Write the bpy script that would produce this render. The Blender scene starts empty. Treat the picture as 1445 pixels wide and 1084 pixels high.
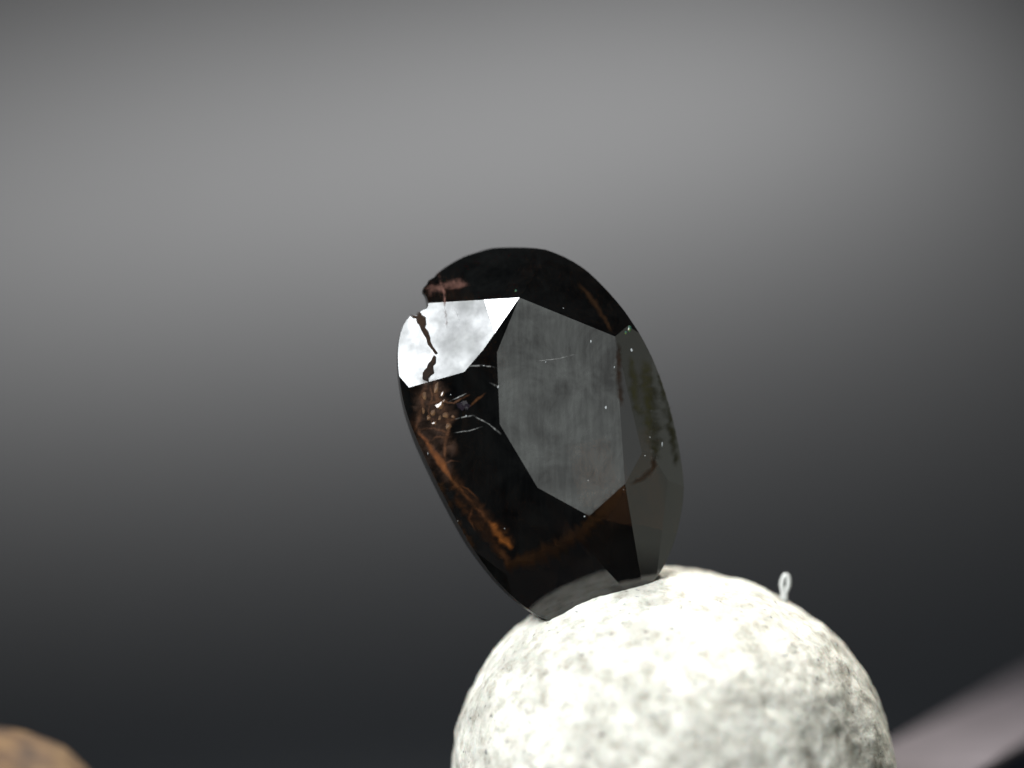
import bpy, bmesh, math, random
from mathutils import Vector, Matrix, noise
rnd = random.Random(7)
sc = bpy.context.scene
col = sc.collection
# one scene unit is one centimetre: the stone is about 10 mm long
sc.unit_settings.system = 'METRIC'
sc.unit_settings.scale_length = 0.01

# ------------------------------------------------------------------ camera
S = 1.0 / 542.0            # size of a photograph pixel at the stone
D = 6.3                    # camera to stone
cam_d = bpy.data.cameras.new('camera')
cam = bpy.data.objects.new('camera', cam_d); col.objects.link(cam)
cam.location = (0, -D, 0); cam.rotation_euler = (math.radians(90), 0, 0)
cam_d.sensor_width = 36; cam_d.lens = 36 * D / (1445 * S)
cam_d.clip_start = 0.05; cam_d.clip_end = 300
cam_d.dof.use_dof = True; cam_d.dof.focus_distance = D - 0.05; cam_d.dof.aperture_fstop = 0.23
sc.camera = cam

# ------------------------------------------------------------------ world, lamps, exposure
w = bpy.data.worlds.new('World'); sc.world = w; w.use_nodes = True
bg = w.node_tree.nodes['Background']
bg.inputs['Color'].default_value = (0.75, 0.85, 1.0, 1); bg.inputs['Strength'].default_value = 0.03
sc.view_settings.view_transform = 'Standard'; sc.view_settings.look = 'None'
sc.view_settings.exposure = 0; sc.view_settings.gamma = 1; sc.view_settings.use_curve_mapping = False
sc.render.engine = 'CYCLES'
sc.cycles.use_denoising = True
sc.cycles.sample_clamp_indirect = 0.6
sc.cycles.caustics_refractive = False
sc.cycles.caustics_reflective = False
sc.cycles.adaptive_threshold = 0.005
sc.cycles.max_bounces = 14; sc.cycles.transmission_bounces = 14; sc.cycles.glossy_bounces = 8

def area(name, loc, target, sx, sy, radiance, color=(1, 1, 1), shape='RECTANGLE', spread=180):
    l = bpy.data.lights.new(name, 'AREA'); o = bpy.data.objects.new(name, l); col.objects.link(o)
    l.shape = shape; l.size = sx; l.size_y = sy; l.color = color; l.spread = math.radians(spread)
    a = sx * sy * (math.pi / 4 if shape in ('ELLIPSE', 'DISK') else 1)
    l.energy = radiance * a * math.pi
    o.location = loc
    o.rotation_euler = (Vector(target) - Vector(loc)).to_track_quat('-Z', 'Y').to_euler()
    return o

def px(u, v, y=0.0):        # a point of the photograph at depth y
    k = S * (D + y) / D
    return Vector(((u - 722.5) * k, y, (542 - v) * k))

# the stone's own frame: n looks out of the table
O = px(765, 607, 0.0)
n = Vector((0.10, -1.0, 0.09)).normalized()
e1 = (Vector((1, 0, 0)) - n * n.x).normalized()
e2 = n.cross(e1); e2 = e2 if e2.z > 0 else -e2
CAMP = Vector((0, -D, 0))
def gpx(u, v, h=0.0):       # photograph pixel -> stone coordinates on the level h
    p0 = px(u, v); d = (p0 - CAMP).normalized()
    t = (O + n * h - CAMP).dot(n) / d.dot(n)
    q = CAMP + d * t - O
    return Vector((q.dot(e1), q.dot(e2), h))
def g2w(p): return O + e1 * p[0] + e2 * p[1] + n * p[2]
def gdir(v): return e1 * v[0] + e2 * v[1] + n * v[2]

HT = 0.082                  # height of the table above the girdle
T = [gpx(u, v, HT - dh) for u, v, dh in [(733, 420, 0), (868, 475, 0), (882, 683, 0), (812, 757, .0055), (718, 787, .014), (636, 690, .0175), (655, 525, .0085)]]
def edge_plane(i, t):       # through two table corners, falling away outwards with slope t
    a, b = T[i], T[(i + 1) % 7]
    d = b - a; o = Vector((-d.y, d.x, 0)).normalized()
    if o.dot((a + b) / 2) < 0: o = -o
    nn = d.cross(o - Vector((0, 0, t))).normalized()
    return a.copy(), (nn if nn.z > 0 else -nn)
def az_plane(p, az, t):
    o = Vector((az[0], az[1], 0)).normalized()
    return p.copy(), (o * t + Vector((0, 0, 1))).normalized()
WIN = edge_plane(6, 0.45)
planes = [
    ('table_facet', (Vector((0, 0, HT)), Vector((0, 0, 1)))),
    ('crown_facet', WIN),
    ('crown_facet', edge_plane(0, 0.42)), ('star_facet', edge_plane(1, 0.06)), ('crown_facet', az_plane(T[1], (.97, .20), 0.42)), ('crown_facet', edge_plane(2, 0.35)),
    ('crown_facet', edge_plane(3, 0.42)), ('crown_facet', edge_plane(4, 0.58)), ('crown_facet', edge_plane(5, 0.32)),
    ('reflection_bevel', az_plane(gpx(700, 500, HT), (-.924, .381), 0.10)), ('reflection_bevel', az_plane(gpx(703, 545, HT), (-1, -.04), 0.10)),  # bevels added to cut off the table's grey reflection with a crisp edge
    ('reflection_bevel', az_plane(gpx(731, 642, HT), (-.857, -.515), 0.10)), ('reflection_bevel', az_plane(gpx(800, 711, HT), (-.477, -.879), 0.10)),
    ('crown_facet', az_plane(T[0], (-.46, .88), 0.86)), ('crown_facet', az_plane(T[2], (.90, -.43), 0.5)),
]
def on_crown(u, v):
    """the crown's surface under a photograph pixel, in stone coordinates"""
    best = None
    p0 = px(u, v); d = (p0 - CAMP).normalized()
    dl = Vector((d.dot(e1), d.dot(e2), d.dot(n))); c = CAMP - O
    cl = Vector((c.dot(e1), c.dot(e2), c.dot(n)))
    tb = -1e9
    for _, (p, nn) in planes:
        t = (p - cl).dot(nn) / dl.dot(nn)
        if t > tb: tb = t
    return cl + dl * tb
def girdle_facet(u, v, az, t): planes.append(('crown_facet', az_plane(on_crown(u, v), az, t)))
girdle_facet(919, 584, (1, .08), 0.85)
girdle_facet(940, 700, (.93, -.30), 0.8)
girdle_facet(880, 432, (.80, .60), 0.75)
girdle_facet(790, 372, (.30, .95), 0.72)
girdle_facet(625, 690, (-.86, -.40), 0.95)
girdle_facet(700, 800, (-.68, -.66), 0.9)
girdle_facet(582, 575, (-1, -.1), 0.8)

# window seen in the upper left crown facet
vdir = (CAMP - g2w(T[6])).normalized()
nw = gdir(WIN[1]).normalized(); pw = g2w(gpx(640, 475, 0.04))
rw = (2 * nw.dot(vdir) * nw - vdir).normalized()
print('window direction', rw)
area('window_light', pw + rw * 7.5, pw, 2.6, 3.0, 11.4, (0.93, 0.97, 1.0), spread=78)
# added unseen lamp that gives the table its grey reflection
pt = g2w(gpx(820, 570, HT)); vt = (CAMP - pt).normalized()
rt = (2 * n.dot(vt) * n - vt).normalized()
area('table_reflection_light', pt + rt * 9.0 + Vector((0.55, 0, 0)), pt, 3.5, 2.5, 0.72, (0.97, 1.0, 0.97), 'ELLIPSE')
# dim unseen lamp, added to grey the right hand facets
area('side_reflection_light', (3.5, -0.75, 0.05), (0.2, 0, -.05), 3.4, 2.9, 0.52, (0.96, 1.0, 0.88))
# added lamp over and behind the ball to whiten its top
area('overhead_light', (1.7, 3.0, 6.0), (0.45, 0.1, -0.6), 2.2, 1.6, 6.6, (1.0, 0.985, 0.94), spread=50)
# lamp that lights the backdrop
bl = area('backdrop_lamp', (-0.987, 7.712, 4.27), (0, 14, 0), 8.06, 0.5, 106, (1.0, 0.952, 0.885), spread=134.5)
bf = Vector((math.sin(-.24) * math.cos(-1.064), math.cos(-.24) * math.cos(-1.064), math.sin(-1.064)))
bx = Vector((math.cos(-.24) * math.cos(.045), -math.sin(-.24) * math.cos(.045), math.sin(.045)))
bx = (bx - bf * bx.dot(bf)).normalized(); by = (-bf).cross(bx)
bl.rotation_euler = Matrix((bx, by, -bf)).transposed().to_euler()

# ------------------------------------------------------------------ material helpers
def mat(name):
    m = bpy.data.materials.new(name); m.use_nodes = True
    nt = m.node_tree; b = nt.nodes['Principled BSDF']
    return m, nt, b
def node(nt, typ, **kw):
    x = nt.nodes.new(typ)
    for k, v in kw.items():
        if k in x.inputs: x.inputs[k].default_value = v
        else: setattr(x, k, v)
    return x
def coords(nt, scale=1.0):
    tc = nt.nodes.new('ShaderNodeTexCoord'); return tc.outputs['Object']
def noise_tex(nt, scale, detail=4, rough=.55, dist=0):
    x = nt.nodes.new('ShaderNodeTexNoise'); x.inputs['Scale'].default_value = scale
    x.inputs['Detail'].default_value = detail; x.inputs['Roughness'].default_value = rough
    x.inputs['Distortion'].default_value = dist
    nt.links.new(coords(nt), x.inputs['Vector']); return x.outputs['Fac']
def ramp(nt, fac, stops):
    r = nt.nodes.new('ShaderNodeValToRGB'); e = r.color_ramp.elements
    while len(e) < len(stops): e.new(0.5)
    for q, (p, c) in zip(e, stops):
        q.position = p; q.color = c if len(c) == 4 else (*c, 1)
    nt.links.new(fac, r.inputs['Fac']); return r.outputs['Color']
def bump(nt, b, h, strength, dist):
    x = nt.nodes.new('ShaderNodeBump'); x.inputs['Strength'].default_value = strength; x.inputs['Distance'].default_value = dist
    nt.links.new(h, x.inputs['Height']); nt.links.new(x.outputs['Normal'], b.inputs['Normal'])
def put(name, mesh, m, parent=None, smooth=False):
    if m: mesh.materials.append(m)
    if smooth: mesh.polygons.foreach_set('use_smooth', [True] * len(mesh.polygons))
    o = bpy.data.objects.new(name, mesh); col.objects.link(o); o.parent = parent
    return o
def empty(name, loc, label, cat):
    o = bpy.data.objects.new(name, None); col.objects.link(o); o.location = loc
    o.empty_display_size = 0.1; o['label'] = label; o['category'] = cat; return o

# ------------------------------------------------------------------ backdrop: one dark sheet, floor sweeping up into a wall
GZ = -1.56
m_sheet, nt, b = mat('dark_grey_sheet')
c = ramp(nt, noise_tex(nt, 6, 3), [(0.3, (0.0262, 0.0276, 0.0300)), (0.7, (0.0278, 0.0293, 0.0317))])
nt.links.new(c, b.inputs['Base Color']); b.inputs['Roughness'].default_value = 0.75
b.inputs['Specular IOR Level'].default_value = 0.0
prof = [(-14, GZ), (-8, GZ), (-4, GZ), (-1, GZ), (1.685, GZ)]
R = 11.89
for i in range(1, 49):
    a = i / 48 * math.pi / 2
    prof.append((1.685 + R * math.sin(a), GZ + R * (1 - math.cos(a))))
prof += [(1.685 + R, 12), (1.685 + R, 15)]
bm = bmesh.new(); XS = [-22, -8, 0, 8, 22]
rows = [[bm.verts.new((x, y, z)) for x in XS] for y, z in prof]
for r0, r1 in zip(rows, rows[1:]):
    for k in range(len(XS) - 1): bm.faces.new((r0[k], r0[k + 1], r1[k + 1], r1[k]))
me = bpy.data.meshes.new('backdrop'); bm.to_mesh(me); bm.free()
o = put('backdrop', me, m_sheet, None, True); o['kind'] = 'structure'

# ------------------------------------------------------------------ putty ball
def lump(name, R, fn, sub, m):
    bm = bmesh.new(); bmesh.ops.create_icosphere(bm, subdivisions=sub, radius=1)
    for v in bm.verts:
        v.co = v.co * fn(v.co.normalized())
    me = bpy.data.meshes.new(name); bm.to_mesh(me); bm.free()
    return put(name, me, m, None, True)
m_putty, nt, b = mat('off_white_putty')
fine = noise_tex(nt, 24, 7, .66); blot = noise_tex(nt, 7.5, 4, .55); dots = noise_tex(nt, 60, 2, .5)
c1 = ramp(nt, blot, [(0.36, (0.50, 0.482, 0.425)), (0.58, (0.76, 0.74, 0.66))])
c2 = ramp(nt, fine, [(0.33, (0.45, 0.43, 0.39)), (0.52, (0.88, 0.88, 0.86)), (0.66, (1, 1, 1))])
mx = node(nt, 'ShaderNodeMix', data_type='RGBA', blend_type='MULTIPLY')
mx.inputs[0].default_value = 0.8
nt.links.new(c1, mx.inputs[6]); nt.links.new(c2, mx.inputs[7])
c3 = ramp(nt, dots, [(0.27, (0.25, 0.25, 0.3)), (0.33, (1, 1, 1))])
mx2 = node(nt, 'ShaderNodeMix', data_type='RGBA', blend_type='MULTIPLY'); mx2.inputs[0].default_value = 0.8
nt.links.new(mx.outputs[2], mx2.inputs[6]); nt.links.new(c3, mx2.inputs[7])
nt.links.new(mx2.outputs[2], b.inputs['Base Color']); b.inputs['Roughness'].default_value = 0.8
b.inputs['Specular IOR Level'].default_value = 0.2
b.inputs['Subsurface Weight'].default_value = 0.15; b.inputs['Subsurface Scale'].default_value = 0.03
bump(nt, b, fine, 0.6, 0.012)
BR = 308 * S * 1.02
BC = px(949, 1102, 0.16)
def putty(d):
    p = d * BR
    r = 1 + 0.045 * noise.noise(p * 2.3 + Vector((3, 1, 2))) + 0.012 * noise.noise(p * 7)
    r += 0.0075 * noise.fractal(p * 16, 0.9, 2.1, 4)
    q = noise.noise(p * 24 + Vector((9, 4, 1)))
    if q > 0.22: r -= 0.020 * (q - 0.22)
    for c_ in LIP:
        a_ = d.angle(c_)
        if a_ < 0.4: r += 0.020 * math.exp(-(a_ / 0.13) ** 2) * (0.5 + 1.3 * noise.noise(p * 9 + Vector((1, 5, 2))))
    return r * BR
LIP = [(px(u, v, y) - BC).normalized() for u, v, y in [(752, 866, .06), (800, 850, .12), (935, 800, .12), (962, 797, .1), (905, 806, .16)]]
ball = lump('putty_ball', BR, putty, 7, m_putty)
ball.location = BC
for v in ball.data.vertices:                       # settled flat on the sheet
    if v.co.z + BC.z < GZ: v.co.z = GZ - BC.z - 0.002
ball['label'] = 'rough off white putty ball holding up the dark stone'; ball['category'] = 'putty ball'

# ------------------------------------------------------------------ tan ball cut by the frame
m_tan, nt, b = mat('tan_putty')
c = ramp(nt, noise_tex(nt, 12, 6, .65), [(0.34, (0.03, 0.013, 0.004)), (0.47, (0.11, 0.055, 0.02)), (0.66, (0.22, 0.13, 0.05))])
nt.links.new(c, b.inputs['Base Color']); b.inputs['Roughness'].default_value = 0.7
bump(nt, b, noise_tex(nt, 22, 5), 0.5, 0.012)
def tan(d):
    p = d * 0.37
    return 0.37 * (1 + 0.02 * noise.noise(p * 4) + 0.012 * noise.fractal(p * 14, 0.9, 2.1, 3))
tb = lump('clay_ball', 0.37, tan, 6, m_tan)
tb.location = px(-33, 1240, -0.6); tb.location.z = GZ + 0.382
tb['label'] = 'small tan brown clay ball on the dark sheet, cut off by the frame'; tb['category'] = 'clay ball'

# ------------------------------------------------------------------ dark panel with pinkish grey trim
m_trim, nt, b = mat('pinkish_grey_metal')
c = ramp(nt, noise_tex(nt, 5, 4), [(0.35, (0.125, 0.105, 0.113)), (0.65, (0.165, 0.14, 0.15))])
nt.links.new(c, b.inputs['Base Color']); b.inputs['Roughness'].default_value = 0.55
m_navy, nt, b = mat('navy_plastic')
c = ramp(nt, noise_tex(nt, 6, 3), [(0.3, (0.012, 0.014, 0.03)), (0.7, (0.018, 0.02, 0.042))])
nt.links.new(c, b.inputs['Base Color']); b.inputs['Roughness'].default_value = 0.5
PA = px(1255, 1045, 1.1)
top = PA.z
dirp = Vector((0.78, 1.72, 0)).normalized()
pr = empty('case_side', (PA.x, PA.y, GZ), 'dark navy case side with a pinkish grey trim along its top edge', 'case')
pr.rotation_euler = (0, 0, math.atan2(dirp.y, dirp.x))
def slab(name, x0, x1, y0, y1, z0, z1, bev, m, parent):
    bm = bmesh.new(); bmesh.ops.create_cube(bm, size=1)
    for v in bm.verts:
        v.co = Vector((x0 + (v.co.x + .5) * (x1 - x0), y0 + (v.co.y + .5) * (y1 - y0), z0 + (v.co.z + .5) * (z1 - z0)))
    bmesh.ops.bevel(bm, geom=bm.edges[:], offset=bev, segments=3, profile=0.5, affect='EDGES')
    me = bpy.data.meshes.new(name); bm.to_mesh(me); bm.free()
    return put(name, me, m, parent)
slab('trim', -0.6, 2.4, -0.38, 0.0, top - GZ - 0.03, top - GZ, 0.01, m_trim, pr)
slab('body', -0.58, 2.38, -0.36, -0.02, 0.0, top - GZ - 0.025, 0.012, m_navy, pr)

# ------------------------------------------------------------------ clear sliver on the ball
m_clear, nt, b = mat('clear_glass')
b.inputs['Base Color'].default_value = (0.92, 0.93, 0.88, 1); b.inputs['Transmission Weight'].default_value = 0.4
b.inputs['Roughness'].default_value = 0.12; b.inputs['IOR'].default_value = 1.5
bump(nt, b, noise_tex(nt, 30, 3), 0.3, 0.01)

# ------------------------------------------------------------------ the stone
def catmull(P, k):
    out = []
    N = len(P)
    for i in range(N):
        p0, p1, p2, p3 = P[i - 1], P[i], P[(i + 1) % N], P[(i + 2) % N]
        for j in range(k):
            t = j / k
            out.append(tuple(0.5 * ((2 * p1[a]) + (-p0[a] + p2[a]) * t + (2 * p0[a] - 5 * p1[a] + 4 * p2[a] - p3[a]) * t * t
                                    + (-p0[a] + 3 * p1[a] - 3 * p2[a] + p3[a]) * t ** 3) for a in (0, 1)))
    return out
OUT = [(715, 346), (770, 353), (818, 377), (858, 417), (890, 461), (916, 506), (936, 552), (951, 600), (961, 645), (966, 690),
       (962, 732), (950, 775), (930, 812), (900, 842), (860, 866), (815, 880), (775, 876), (738, 855), (700, 820), (661, 767),
       (629, 710), (602, 655), (583, 611), (570, 572), (563, 531), (562, 492), (568, 463), (579, 446), (591, 442), (604, 431), (602, 416), (598, 407),
       (613, 386), (648, 362), (682, 349)]
pts = catmull(OUT, 4)
outline = []
for i, (u, v) in enumerate(pts):
    g = gpx(u, v, 0.0)
    if 560 < u < 625 and 380 < v < 455:            # the chipped corner is ragged
        k = noise.noise(Vector((u * .11, v * .11, 3)))
        g = g * (1 - 0.015 * k)
    outline.append(g)
bm = bmesh.new(); ZB = -0.42
lay = bm.faces.layers.int.new('facet')
top_v = [bm.verts.new((p.x, p.y, 0.3)) for p in outline]
bot_v = [bm.verts.new((p.x, p.y, ZB)) for p in outline]
N = len(outline)
GIRDLE, PAV = 100, 200
f = bm.faces.new(top_v); f[lay] = 0
f = bm.faces.new(bot_v[::-1]); f[lay] = PAV
for i in range(N):
    f = bm.faces.new((top_v[i], bot_v[i], bot_v[(i + 1) % N], top_v[(i + 1) % N])); f[lay] = GIRDLE
bmesh.ops.recalc_face_normals(bm, faces=bm.faces[:])
def cut(p, nn, idx):
    before = set(bm.faces)
    r = bmesh.ops.bisect_plane(bm, geom=bm.verts[:] + bm.edges[:] + bm.faces[:], dist=1e-6, plane_co=p, plane_no=nn, clear_outer=True)
    ed = [e for e in bm.edges if e.is_boundary]
    if not ed: return
    r = bmesh.ops.holes_fill(bm, edges=ed, sides=0)
    for f in r['faces']: f[lay] = idx
for k, (nm, (p, nn)) in enumerate(planes): cut(p, nn, k)
for k in range(10):                                # pavilion
    a = 2 * math.pi * k / 10 + 0.2 - math.radians(0)
    la = Vector((-.371, .928, 0)); sa = Vector((.928, .371, 0))
    o = (la * math.cos(a) + sa * math.sin(a))
    sup = la * (0.5 * math.cos(a)) + sa * (0.345 * math.sin(a))
    nn = (la * math.cos(a) / 0.5 + sa * math.sin(a) / 0.345).normalized()
    cut(sup + Vector((0, 0, -0.06)), (nn * 0.72 - Vector((0, 0, 1))).normalized(), PAV + 1 + k)
bmesh.ops.recalc_face_normals(bm, faces=bm.faces[:])
print('open edges', sum(1 for e in bm.edges if e.is_boundary), 'faces', len(bm.faces))

def stone_mat(name, rough, tint, bstr, film=0):
    m, nt, b = mat(name)
    c = ramp(nt, noise_tex(nt, 3.0, 4, .6, .6), [(0.35, tuple(x * .3 for x in tint)), (0.65, tint)])
    nt.links.new(c, b.inputs['Base Color'])
    b.inputs['Transmission Weight'].default_value = 1.0; b.inputs['IOR'].default_value = 1.66
    r = ramp(nt, noise_tex(nt, 5, 5, .65), [(0.3, (rough,) * 3), (0.75, (rough * 2.2,) * 3)])
    nt.links.new(r, b.inputs['Roughness'])
    tc = nt.nodes.new('ShaderNodeTexCoord'); mp = nt.nodes.new('ShaderNodeMapping')
    mp.inputs['Scale'].default_value = (22, 22, 11); mp.inputs['Rotation'].default_value = (0, 0.15, 0)
    nz = nt.nodes.new('ShaderNodeTexNoise'); nz.inputs['Scale'].default_value = 1.0; nz.inputs['Detail'].default_value = 5
    nt.links.new(tc.outputs['Object'], mp.inputs['Vector']); nt.links.new(mp.outputs['Vector'], nz.inputs['Vector'])
    bump(nt, b, nz.outputs['Fac'], bstr, 0.004)
    # a thin uneven film of dust and fine polishing scratches
    mp2 = nt.nodes.new('ShaderNodeMapping'); mp2.inputs['Scale'].default_value = (85, 85, 7); mp2.inputs['Rotation'].default_value = (0, math.radians(14), 0)
    nz2 = nt.nodes.new('ShaderNodeTexNoise'); nz2.inputs['Scale'].default_value = 1.0; nz2.inputs['Detail'].default_value = 6; nz2.inputs['Roughness'].default_value = .65
    nt.links.new(tc.outputs['Object'], mp2.inputs['Vector']); nt.links.new(mp2.outputs['Vector'], nz2.inputs['Vector'])
    scr = ramp(nt, nz2.outputs['Fac'], [(0.40, (0, 0, 0)), (0.72, (1, 1, 1))])
    cld = ramp(nt, noise_tex(nt, 7.0, 7, .68, .5), [(0.38, (0, 0, 0)), (0.64, (1, 1, 1))])
    m1 = node(nt, 'ShaderNodeMath', operation='MULTIPLY_ADD'); m1.inputs[1].default_value = 0.45
    nt.links.new(scr, m1.inputs[0]); nt.links.new(cld, m1.inputs[2])
    m2 = node(nt, 'ShaderNodeMath', operation='MULTIPLY'); m2.inputs[1].default_value = film
    nt.links.new(m1.outputs[0], m2.inputs[0])
    df = nt.nodes.new('ShaderNodeBsdfDiffuse'); df.inputs['Color'].default_value = (0.345, 0.36, 0.335, 1)
    ms = nt.nodes.new('ShaderNodeMixShader'); out = nt.nodes['Material Output']
    nt.links.new(m2.outputs[0], ms.inputs[0]); nt.links.new(b.outputs[0], ms.inputs[1]); nt.links.new(df.outputs[0], ms.inputs[2])
    nt.links.new(ms.outputs[0], out.inputs['Surface'])
    return m
TINT = (0.0105, 0.0047, 0.0019)
m_stone = stone_mat('dark_brown_stone', 0.012, TINT, 0.03, 0.006)
m_table = stone_mat('dark_brown_stone_worn_table', 0.006, TINT, 0.018, 0.10)
m_worn = stone_mat('dark_brown_stone_scuffed', 0.27, TINT, 0.25, 0.2)
m_gird = stone_mat('dark_brown_stone_girdle', 0.22, TINT, 0.25, 0.03)

base = g2w(gpx(815, 880, 0))
gem = empty('gemstone', base, 'dark brown oval faceted gemstone standing on edge on the white putty ball', 'gemstone')
groups = {}
for f in bm.faces:
    groups.setdefault(PAV if f[lay] >= PAV else f[lay], []).append(f)
def submesh(name, faces, m, split=None, side=0):
    b2 = bmesh.new(); vm = {}
    for f in faces:
        vs = []
        for v in f.verts:
            if v not in vm: vm[v] = b2.verts.new(g2w(v.co) - base)
            vs.append(vm[v])
        b2.faces.new(vs)
    if split:
        bmesh.ops.bisect_plane(b2, geom=b2.verts[:] + b2.edges[:] + b2.faces[:], plane_co=split[0] - base, plane_no=split[1] * side, clear_outer=True)
    me = bpy.data.meshes.new(name); b2.to_mesh(me); b2.free()
    return put(name, me, m, gem)
for k, fs in sorted(groups.items()):
    if k == 0: submesh('table_facet', fs, m_table)
    elif k == GIRDLE: submesh('girdle', fs, m_gird)
    elif k == PAV: submesh('pavilion', fs, m_stone)
    elif k == 1:                                   # the window facet: one half polished, one half scuffed
        a = g2w(on_crown(680, 411)); c_ = g2w(on_crown(697, 466))
        sn = (c_ - a).cross(nw).normalized()
        submesh('crown_facet', fs, m_stone, (a, sn), 1)
        submesh('crown_facet', fs, m_worn, (a, sn), -1)
    else: submesh(planes[k][0], fs, m_stone)
bm.free()

# ------------------------------------------------------------------ fractures, inclusions, nicks and painted glints of the stone
def vein_mat(name, ca, cb, rough, alpha_lo, alpha_hi, sc_=14):
    m, nt, b = mat(name)
    c = ramp(nt, noise_tex(nt, sc_, 5, .65, .5), [(0.32, ca), (0.68, cb)])
    nt.links.new(c, b.inputs['Base Color']); b.inputs['Roughness'].default_value = rough
    b.inputs['IOR'].default_value = 1.6; b.inputs['Specular IOR Level'].default_value = 0.08
    at = nt.nodes.new('ShaderNodeAttribute'); at.attribute_name = 'fade'
    nz = noise_tex(nt, sc_ * 1.7, 5, .7, .8)
    mr = node(nt, 'ShaderNodeMapRange'); mr.inputs[1].default_value = 0.40; mr.inputs[2].default_value = 0.62
    mr.inputs[3].default_value = alpha_lo; mr.inputs[4].default_value = alpha_hi
    nt.links.new(nz, mr.inputs[0])
    ml = node(nt, 'ShaderNodeMath', operation='MULTIPLY')
    nt.links.new(at.outputs['Fac'], ml.inputs[0]); nt.links.new(mr.outputs[0], ml.inputs[1])
    nt.links.new(ml.outputs[0], b.inputs['Alpha'])
    return m
m_rust = vein_mat('iron_stained_fracture', (0.030, 0.012, 0.006), (0.085, 0.034, 0.012), 0.35, 0.2, 0.95, 13)
m_umber = vein_mat('dark_umber_fracture_reflection', (0.012, 0.006, 0.003), (0.034, 0.015, 0.005), 0.40, 0.35, 0.8, 7)
m_pink = vein_mat('pinkish_fracture', (0.05, 0.024, 0.018), (0.13, 0.062, 0.048), 0.5, 0.05, 0.8, 22)
m_pale = vein_mat('pale_healed_crack', (0.20, 0.20, 0.19), (0.40, 0.40, 0.38), 0.5, 0.0, 0.75, 30)
m_sienna = vein_mat('sienna_veil_glow', (0.014, 0.006, 0.003), (0.042, 0.017, 0.006), 0.40, 0.2, 0.8, 13)
m_glow = vein_mat('orange_iron_stain', (0.10, 0.030, 0.006), (0.17, 0.055, 0.010), 0.5, 0.3, 0.9, 12)
m_olive = vein_mat('olive_facet_tint', (0.02, 0.018, 0.006), (0.045, 0.042, 0.012), 0.4, 0.2, 0.8, 8)  # smoky green look and glints of the right facets, painted on
m_crack = vein_mat('open_crack', (0.003, 0.002, 0.002), (0.022, 0.011, 0.005), 0.7, 1.0, 1.0, 22); m_crack.node_tree.nodes['Principled BSDF'].inputs['Specular IOR Level'].default_value = 0.05

def inside(q):
    c = False
    for a, b_ in zip(outline, outline[1:] + outline[:1]):
        if (a.y > q.y) != (b_.y > q.y) and q.x < (b_.x - a.x) * (q.y - a.y) / (b_.y - a.y) + a.x: c = not c
    return c
def ribbon(name, P, m, lift=0.0005, hard=False):
    """P: (u, v, half width) along a crack that breaks the crown's surface; a low ridge with its own thickness"""
    Q = []
    for (u0, v0, w0), (u1, v1, w1) in zip(P, P[1:]):
        k = max(2, int(math.hypot(u1 - u0, v1 - v0) / 3.5))
        Q += [(u0 + (u1 - u0) * j / k, v0 + (v1 - v0) * j / k, w0 + (w1 - w0) * j / k) for j in range(k)]
    Q.append(P[-1])
    verts, faces, fade = [], [], []
    L = len(Q); A = [k / 5 - 1 for k in range(11)]; F = [1 if hard else math.cos(a_ * math.pi / 2) ** 2 for a_ in A]; seed = rnd.random() * 50
    for i, (u, v, wd) in enumerate(Q):
        a = Q[max(i - 1, 0)]; c = Q[min(i + 1, L - 1)]
        t = Vector((c[0] - a[0], c[1] - a[1])).normalized(); nn_ = Vector((-t.y, t.x))
        wob = noise.noise(Vector((i * .6, seed, 0))) * wd * .6
        wd2 = wd * (1 + .5 * noise.noise(Vector((i * .45, seed, 7))))
        end = 1 if hard else min(1, i / 3, (L - 1 - i) / 3)
        for a_, f_ in zip(A, F):
            q = on_crown(u + nn_.x * (a_ * wd2 + wob), v + nn_.y * (a_ * wd2 + wob))
            q.z += 0.0006 + lift
            verts.append(g2w(q) - base); fade.append(f_ * end if inside(q) else 0)
    for i in range(L - 1):
        for j in range(10):
            faces.append((i * 11 + j, i * 11 + j + 1, i * 11 + 12 + j, i * 11 + 11 + j))
    me = bpy.data.meshes.new(name); me.from_pydata(verts, [], faces); me.update()
    at = me.attributes.new('fade', 'FLOAT', 'POINT'); at.data.foreach_set('value', fade)
    return put(name, me, m, gem, True)
def fracture(P, m, m2=None):
    """a stained crack, or a tint painted for a reflection: a soft broad stain, and a narrower core where it is strongest"""
    ribbon('stain_tint', [(u, v, w_ * 2.4) for u, v, w_ in P], m, 0.0005)
    if m2: ribbon('fracture', [(u + rnd.uniform(-.4, .4) * w_, v + rnd.uniform(-.4, .4) * w_, w_ * .7) for u, v, w_ in P], m2, 0.0009)
fracture([(602, 530, 5), (600, 552, 7), (598, 572, 8), (591, 592, 7), (584, 612, 4)], m_sienna, m_rust)
fracture([(613, 534, 4), (617, 555, 7), (622, 575, 8), (636, 600, 7)], m_sienna, m_rust)
fracture([(586, 602, 4), (598, 616, 6), (610, 634, 8), (624, 656, 8), (642, 682, 6), (668, 712, 5), (698, 744, 7), (724, 774, 5)], m_sienna, m_rust)
fracture([(586, 612, 3), (597, 645, 4), (616, 690, 5), (640, 735, 4), (668, 778, 3)], m_umber)
fracture([(712, 798, 3), (750, 790, 7), (790, 772, 7), (824, 748, 6), (850, 722, 5), (882, 685, 2)], m_umber)  # brownish reflection along the table edge, painted on
fracture([(815, 398, 1.5), (842, 432, 2.5), (864, 470, 1.5)], m_umber)
fracture([(873, 482, 2), (873, 530, 3), (877, 575, 2)], m_umber)
fracture([(908, 505, 3), (916, 560, 7), (922, 610, 7), (928, 650, 3)], m_olive)
fracture([(890, 500, 2), (895, 545, 4), (903, 590, 3)], m_olive)
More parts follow.
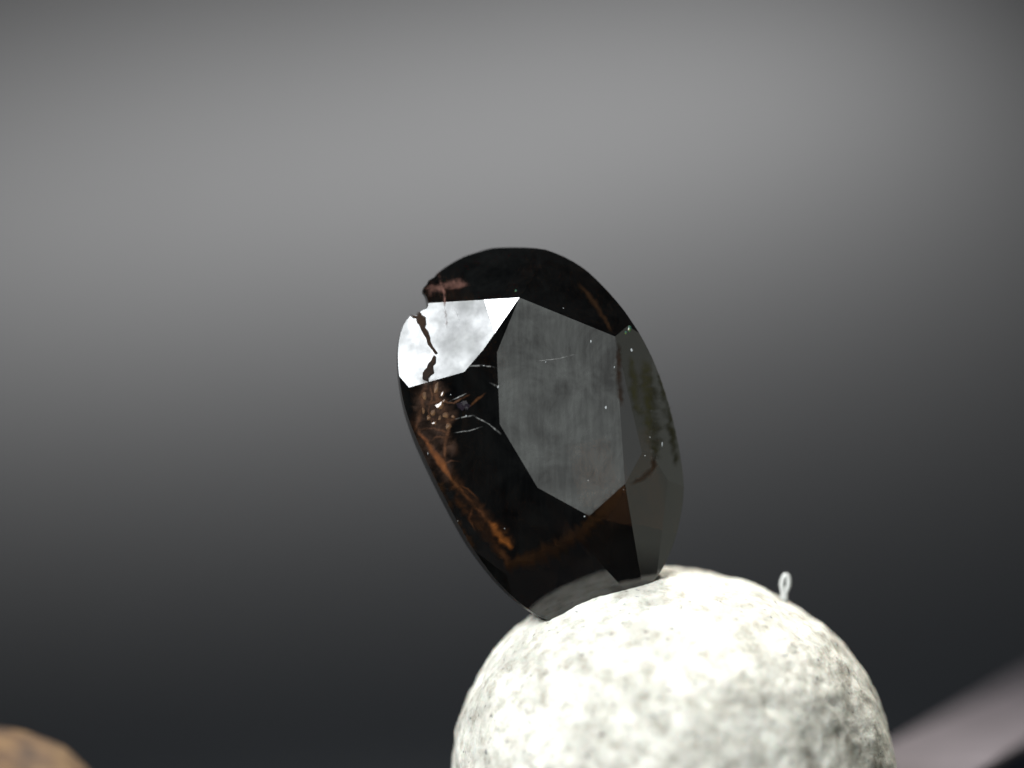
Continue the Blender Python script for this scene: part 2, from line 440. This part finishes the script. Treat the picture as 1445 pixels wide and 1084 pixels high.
ribbon('stain_tint', [(616, 616, 8), (634, 632, 16), (652, 640, 8)], m_sienna, 0.0001)  # brown glow from inside the stone, painted on as a patch
ribbon('stain_tint', [(688, 734, 3), (700, 748, 7), (712, 762, 9), (724, 776, 4)], m_glow, 0.0012)
ribbon('stain_tint', [(588, 608, 2), (600, 620, 4), (612, 640, 5), (626, 660, 4), (640, 680, 2)], m_glow, 0.0011)
ribbon('stain_tint', [(600, 545, 10), (612, 570, 20), (622, 600, 22), (628, 630, 14)], m_sienna, 0.0001)  # inner translucent glow, painted as a wide patch
ribbon('stain_tint', [(640, 700, 8), (680, 745, 12), (715, 790, 8), (722, 812, 4)], m_sienna, 0.0001)  # inner brown glow again, painted on
for P_ in ([(598, 572, 3), (618, 566, 3), (640, 569, 2.5), (664, 556, 2)], [(636, 600, 4), (628, 622, 4), (627, 650, 3)], [(600, 590, 3), (622, 594, 4), (648, 590, 3)],
           [(588, 606, 2), (612, 604, 3), (634, 612, 2)], [(660, 575, 2), (676, 562, 3), (686, 553, 1.5)], [(606, 540, 2), (610, 560, 2.5), (604, 580, 2), (612, 604, 2)], [(622, 656, 2.5), (636, 650, 2), (652, 652, 1.5)],
           [(642, 684, 2), (660, 690, 2.5), (676, 706, 2)], [(605, 625, 2), (616, 616, 2.5), (632, 618, 2)], [(668, 712, 2), (662, 732, 2.5), (672, 750, 2)]):
    ribbon('fracture', P_, m_rust, 0.0009)
ribbon('stain_tint', [(608, 632, 4), (621, 652, 7), (634, 670, 4)], m_glow, 0.0012)
ribbon('crack', [(579, 442, 3), (586, 444, 6), (594, 451, 6.5), (596, 462, 4), (602, 472, 3.2), (605, 484, 2.4), (615, 499, 1.6)], m_crack, 0.003, True)
ribbon('crack', [(600, 537, 4), (604, 524, 6), (610, 511, 3.4), (613, 502, 1.5)], m_crack, 0.004, True)
ribbon('fracture', [(617, 381, 2.5), (621, 396, 3), (627, 414, 3), (628, 440, 2), (631, 462, 2)], m_pink)
ribbon('fracture', [(628, 405, 8), (648, 398, 9), (664, 404, 3)], m_pink)
ribbon('fracture', [(608, 420, 4), (607, 408, 7), (612, 396, 4)], m_pink)
ribbon('stain_tint', [(608, 412, 6), (632, 402, 9), (658, 404, 4)], m_pink, 0.0003)
ribbon('stain_tint', [(930, 520, 5), (941, 570, 9), (950, 620, 9), (955, 660, 4)], m_olive)
ribbon('stain_tint', [(926, 640, 4), (922, 660, 6), (906, 676, 6), (888, 684, 3)], m_umber)  # red glint of this facet, painted as a brown tint
for P in ([(658, 517, 1.2), (680, 516, 2), (702, 519, 1)], [(630, 569, 1), (648, 560, 1.2), (666, 552, 1)],
          [(640, 592, 1), (668, 586, 1.6), (690, 599, 1.2), (708, 613, 1.8)], [(640, 611, .8), (662, 608, 1), (682, 602, .8)],
          [(640, 434, 1.2), (648, 452, 1.2)], [(756, 510, .8), (790, 506, 1), (812, 500, .8)], [(690, 540, 1), (702, 545, 2), (712, 540, 1)]):
    ribbon('hairline_crack', P, m_pale, 0.001)

def blob_mesh(name, r, seed, m, flat=0.6, sub=2):
    b2 = bmesh.new(); bmesh.ops.create_icosphere(b2, subdivisions=sub, radius=1)
    for v in b2.verts:
        d = v.co.copy(); k = 1 + .8 * noise.noise(d * 1.6 + Vector((seed, seed * 2, 0)))
        v.co = (d.x * r[0] * k * e1 + d.y * r[1] * k * e2 + d.z * flat * min(r) * k * n)
    me = bpy.data.meshes.new(name); b2.to_mesh(me); b2.free(); me.materials.append(m); return me
m_amber, nt, b = mat('amber_inclusion')
c = ramp(nt, noise_tex(nt, 30, 4), [(0.35, (0.03, 0.014, 0.007)), (0.65, (0.13, 0.07, 0.032))])
nt.links.new(c, b.inputs['Base Color']); b.inputs['Roughness'].default_value = 0.3; b.inputs['IOR'].default_value = 1.6
m_black, nt, b = mat('black_glassy_pit')
c = ramp(nt, noise_tex(nt, 20, 3), [(0.3, (0.006, 0.005, 0.007)), (0.7, (0.016, 0.012, 0.016))])
nt.links.new(c, b.inputs['Base Color']); b.inputs['Roughness'].default_value = 0.08; b.inputs['IOR'].default_value = 1.6
m_nick, nt, b = mat('white_nick')
c = ramp(nt, noise_tex(nt, 40, 2), [(0.3, (0.20, 0.21, 0.21)), (0.7, (0.4, 0.42, 0.42))])
nt.links.new(c, b.inputs['Base Color']); b.inputs['Roughness'].default_value = 0.4
m_green, nt, b = mat('green_glint')  # colour of iridescent glints, painted on small lumps
c = ramp(nt, noise_tex(nt, 60, 3), [(0.4, (0.008, 0.045, 0.05)), (0.55, (0.03, 0.07, 0.025)), (0.65, (0.11, 0.12, 0.02))])
nt.links.new(c, b.inputs['Base Color']); b.inputs['Roughness'].default_value = 0.3
def blob(name, u, v, ru, rv, m, seed, rot=0):
    me = blob_mesh(name, (ru * S, rv * S), seed, m, 0.35, 1 if name == 'inclusion_or_glint' else 2)
    o = put(name, me, None, gem, False)
    if rot: me.transform(Matrix.Rotation(rot, 4, n))
    q = on_crown(u, v); o.location = g2w(q) - base
    return o
for i, (u, v, ru, rv) in enumerate([(617, 548, 4, 9), (622, 572, 6, 7), (612, 583, 5, 5), (630, 586, 6, 4), (634, 602, 5, 5), (606, 590, 4, 4), (625, 556, 3, 5), (607, 526, 3, 3), (600, 560, 4, 7), (614, 597, 5, 3), (627, 566, 3, 3), (640, 588, 3, 2.4), (598, 580, 3, 5), (621, 590, 3, 4)]):
    blob('inclusion_or_glint', u, v, ru, rv, m_amber, i * 1.7)
blob('pit', 655, 573, 8, 7, m_black, 4.0)
blob('inclusion_or_glint', 888, 464, 3, 6, m_green, 2.0); blob('inclusion_or_glint', 883, 470, 3, 3, m_green, 3.3); blob('inclusion_or_glint', 728, 411, 2, 2.6, m_green, 5.0)  # black pit's green neighbours are painted glints, set as lumps
for i, (u, v, r, l) in enumerate([(683, 516, 1.0, 1), (703, 546, 1.4, 1.6), (658, 587, 1.2, 1), (855, 575, 1.8, 1.5), (934, 628, 1.5, 3.4), (917, 617, 1.2, 1), (910, 643, 1, 1),
        (825, 729, 1.6, 1), (795, 435, .9, 1), (834, 482, 1.1, 2.6), (891, 494, 2.6, 1), (867, 518, .9, 2.4), (880, 691, .8, 1), (646, 735, 1, 1), (830, 678, .9, 1),
        (770, 511, 1.0, 1), (712, 746, .9, 1), (636, 557, .9, 1), (604, 640, 1, 2.5)]):
    blob('nick', u, v, r * .75, r * .75 * l, m_nick, i * .9, rnd.uniform(-.3, .3))

# ------------------------------------------------------------------ clear sliver standing on the putty
path = [(5.0 * math.sin(a) * (1 if math.cos(a) > -.2 else .75), 13.5 * math.cos(a)) for a in [math.radians(200 + 320 * i / 26) for i in range(27)]]
path = [(-1.5, -26), (-1.2, -20)] + path + [(2.2, -19), (1.6, -26)]
b2 = bmesh.new(); rings = []
for i, (x, z) in enumerate(path):
    q0 = path[max(i - 1, 0)]; q1 = path[min(i + 1, len(path) - 1)]
    t = Vector((q1[0] - q0[0], 0, q1[1] - q0[1])).normalized(); nn_ = t.cross(Vector((0, 1, 0)))
    rr = 3.7 + .5 * noise.noise(Vector((i * .4, 0, 0)))
    rings.append([b2.verts.new((Vector((x, 0, z)) + nn_ * rr * math.cos(k * math.pi / 4) + Vector((0, rr * math.sin(k * math.pi / 4), 0))) * S) for k in range(8)])
for r0, r1 in zip(rings, rings[1:]):
    for k in range(8): b2.faces.new((r0[k], r0[(k + 1) % 8], r1[(k + 1) % 8], r1[k]))
b2.faces.new(rings[0][::-1]); b2.faces.new(rings[-1])
bmesh.ops.recalc_face_normals(b2, faces=b2.faces[:])
me = bpy.data.meshes.new('glass_fibre'); b2.to_mesh(me); b2.free()
sv = put('glass_fibre', me, m_clear, None, True)
sv.location = px(1108, 825, 0.16); sv.rotation_euler = (0, math.radians(6), 0)
sv['label'] = 'tiny looped clear fibre sticking up from the shoulder of the putty ball'; sv['category'] = 'fibre'
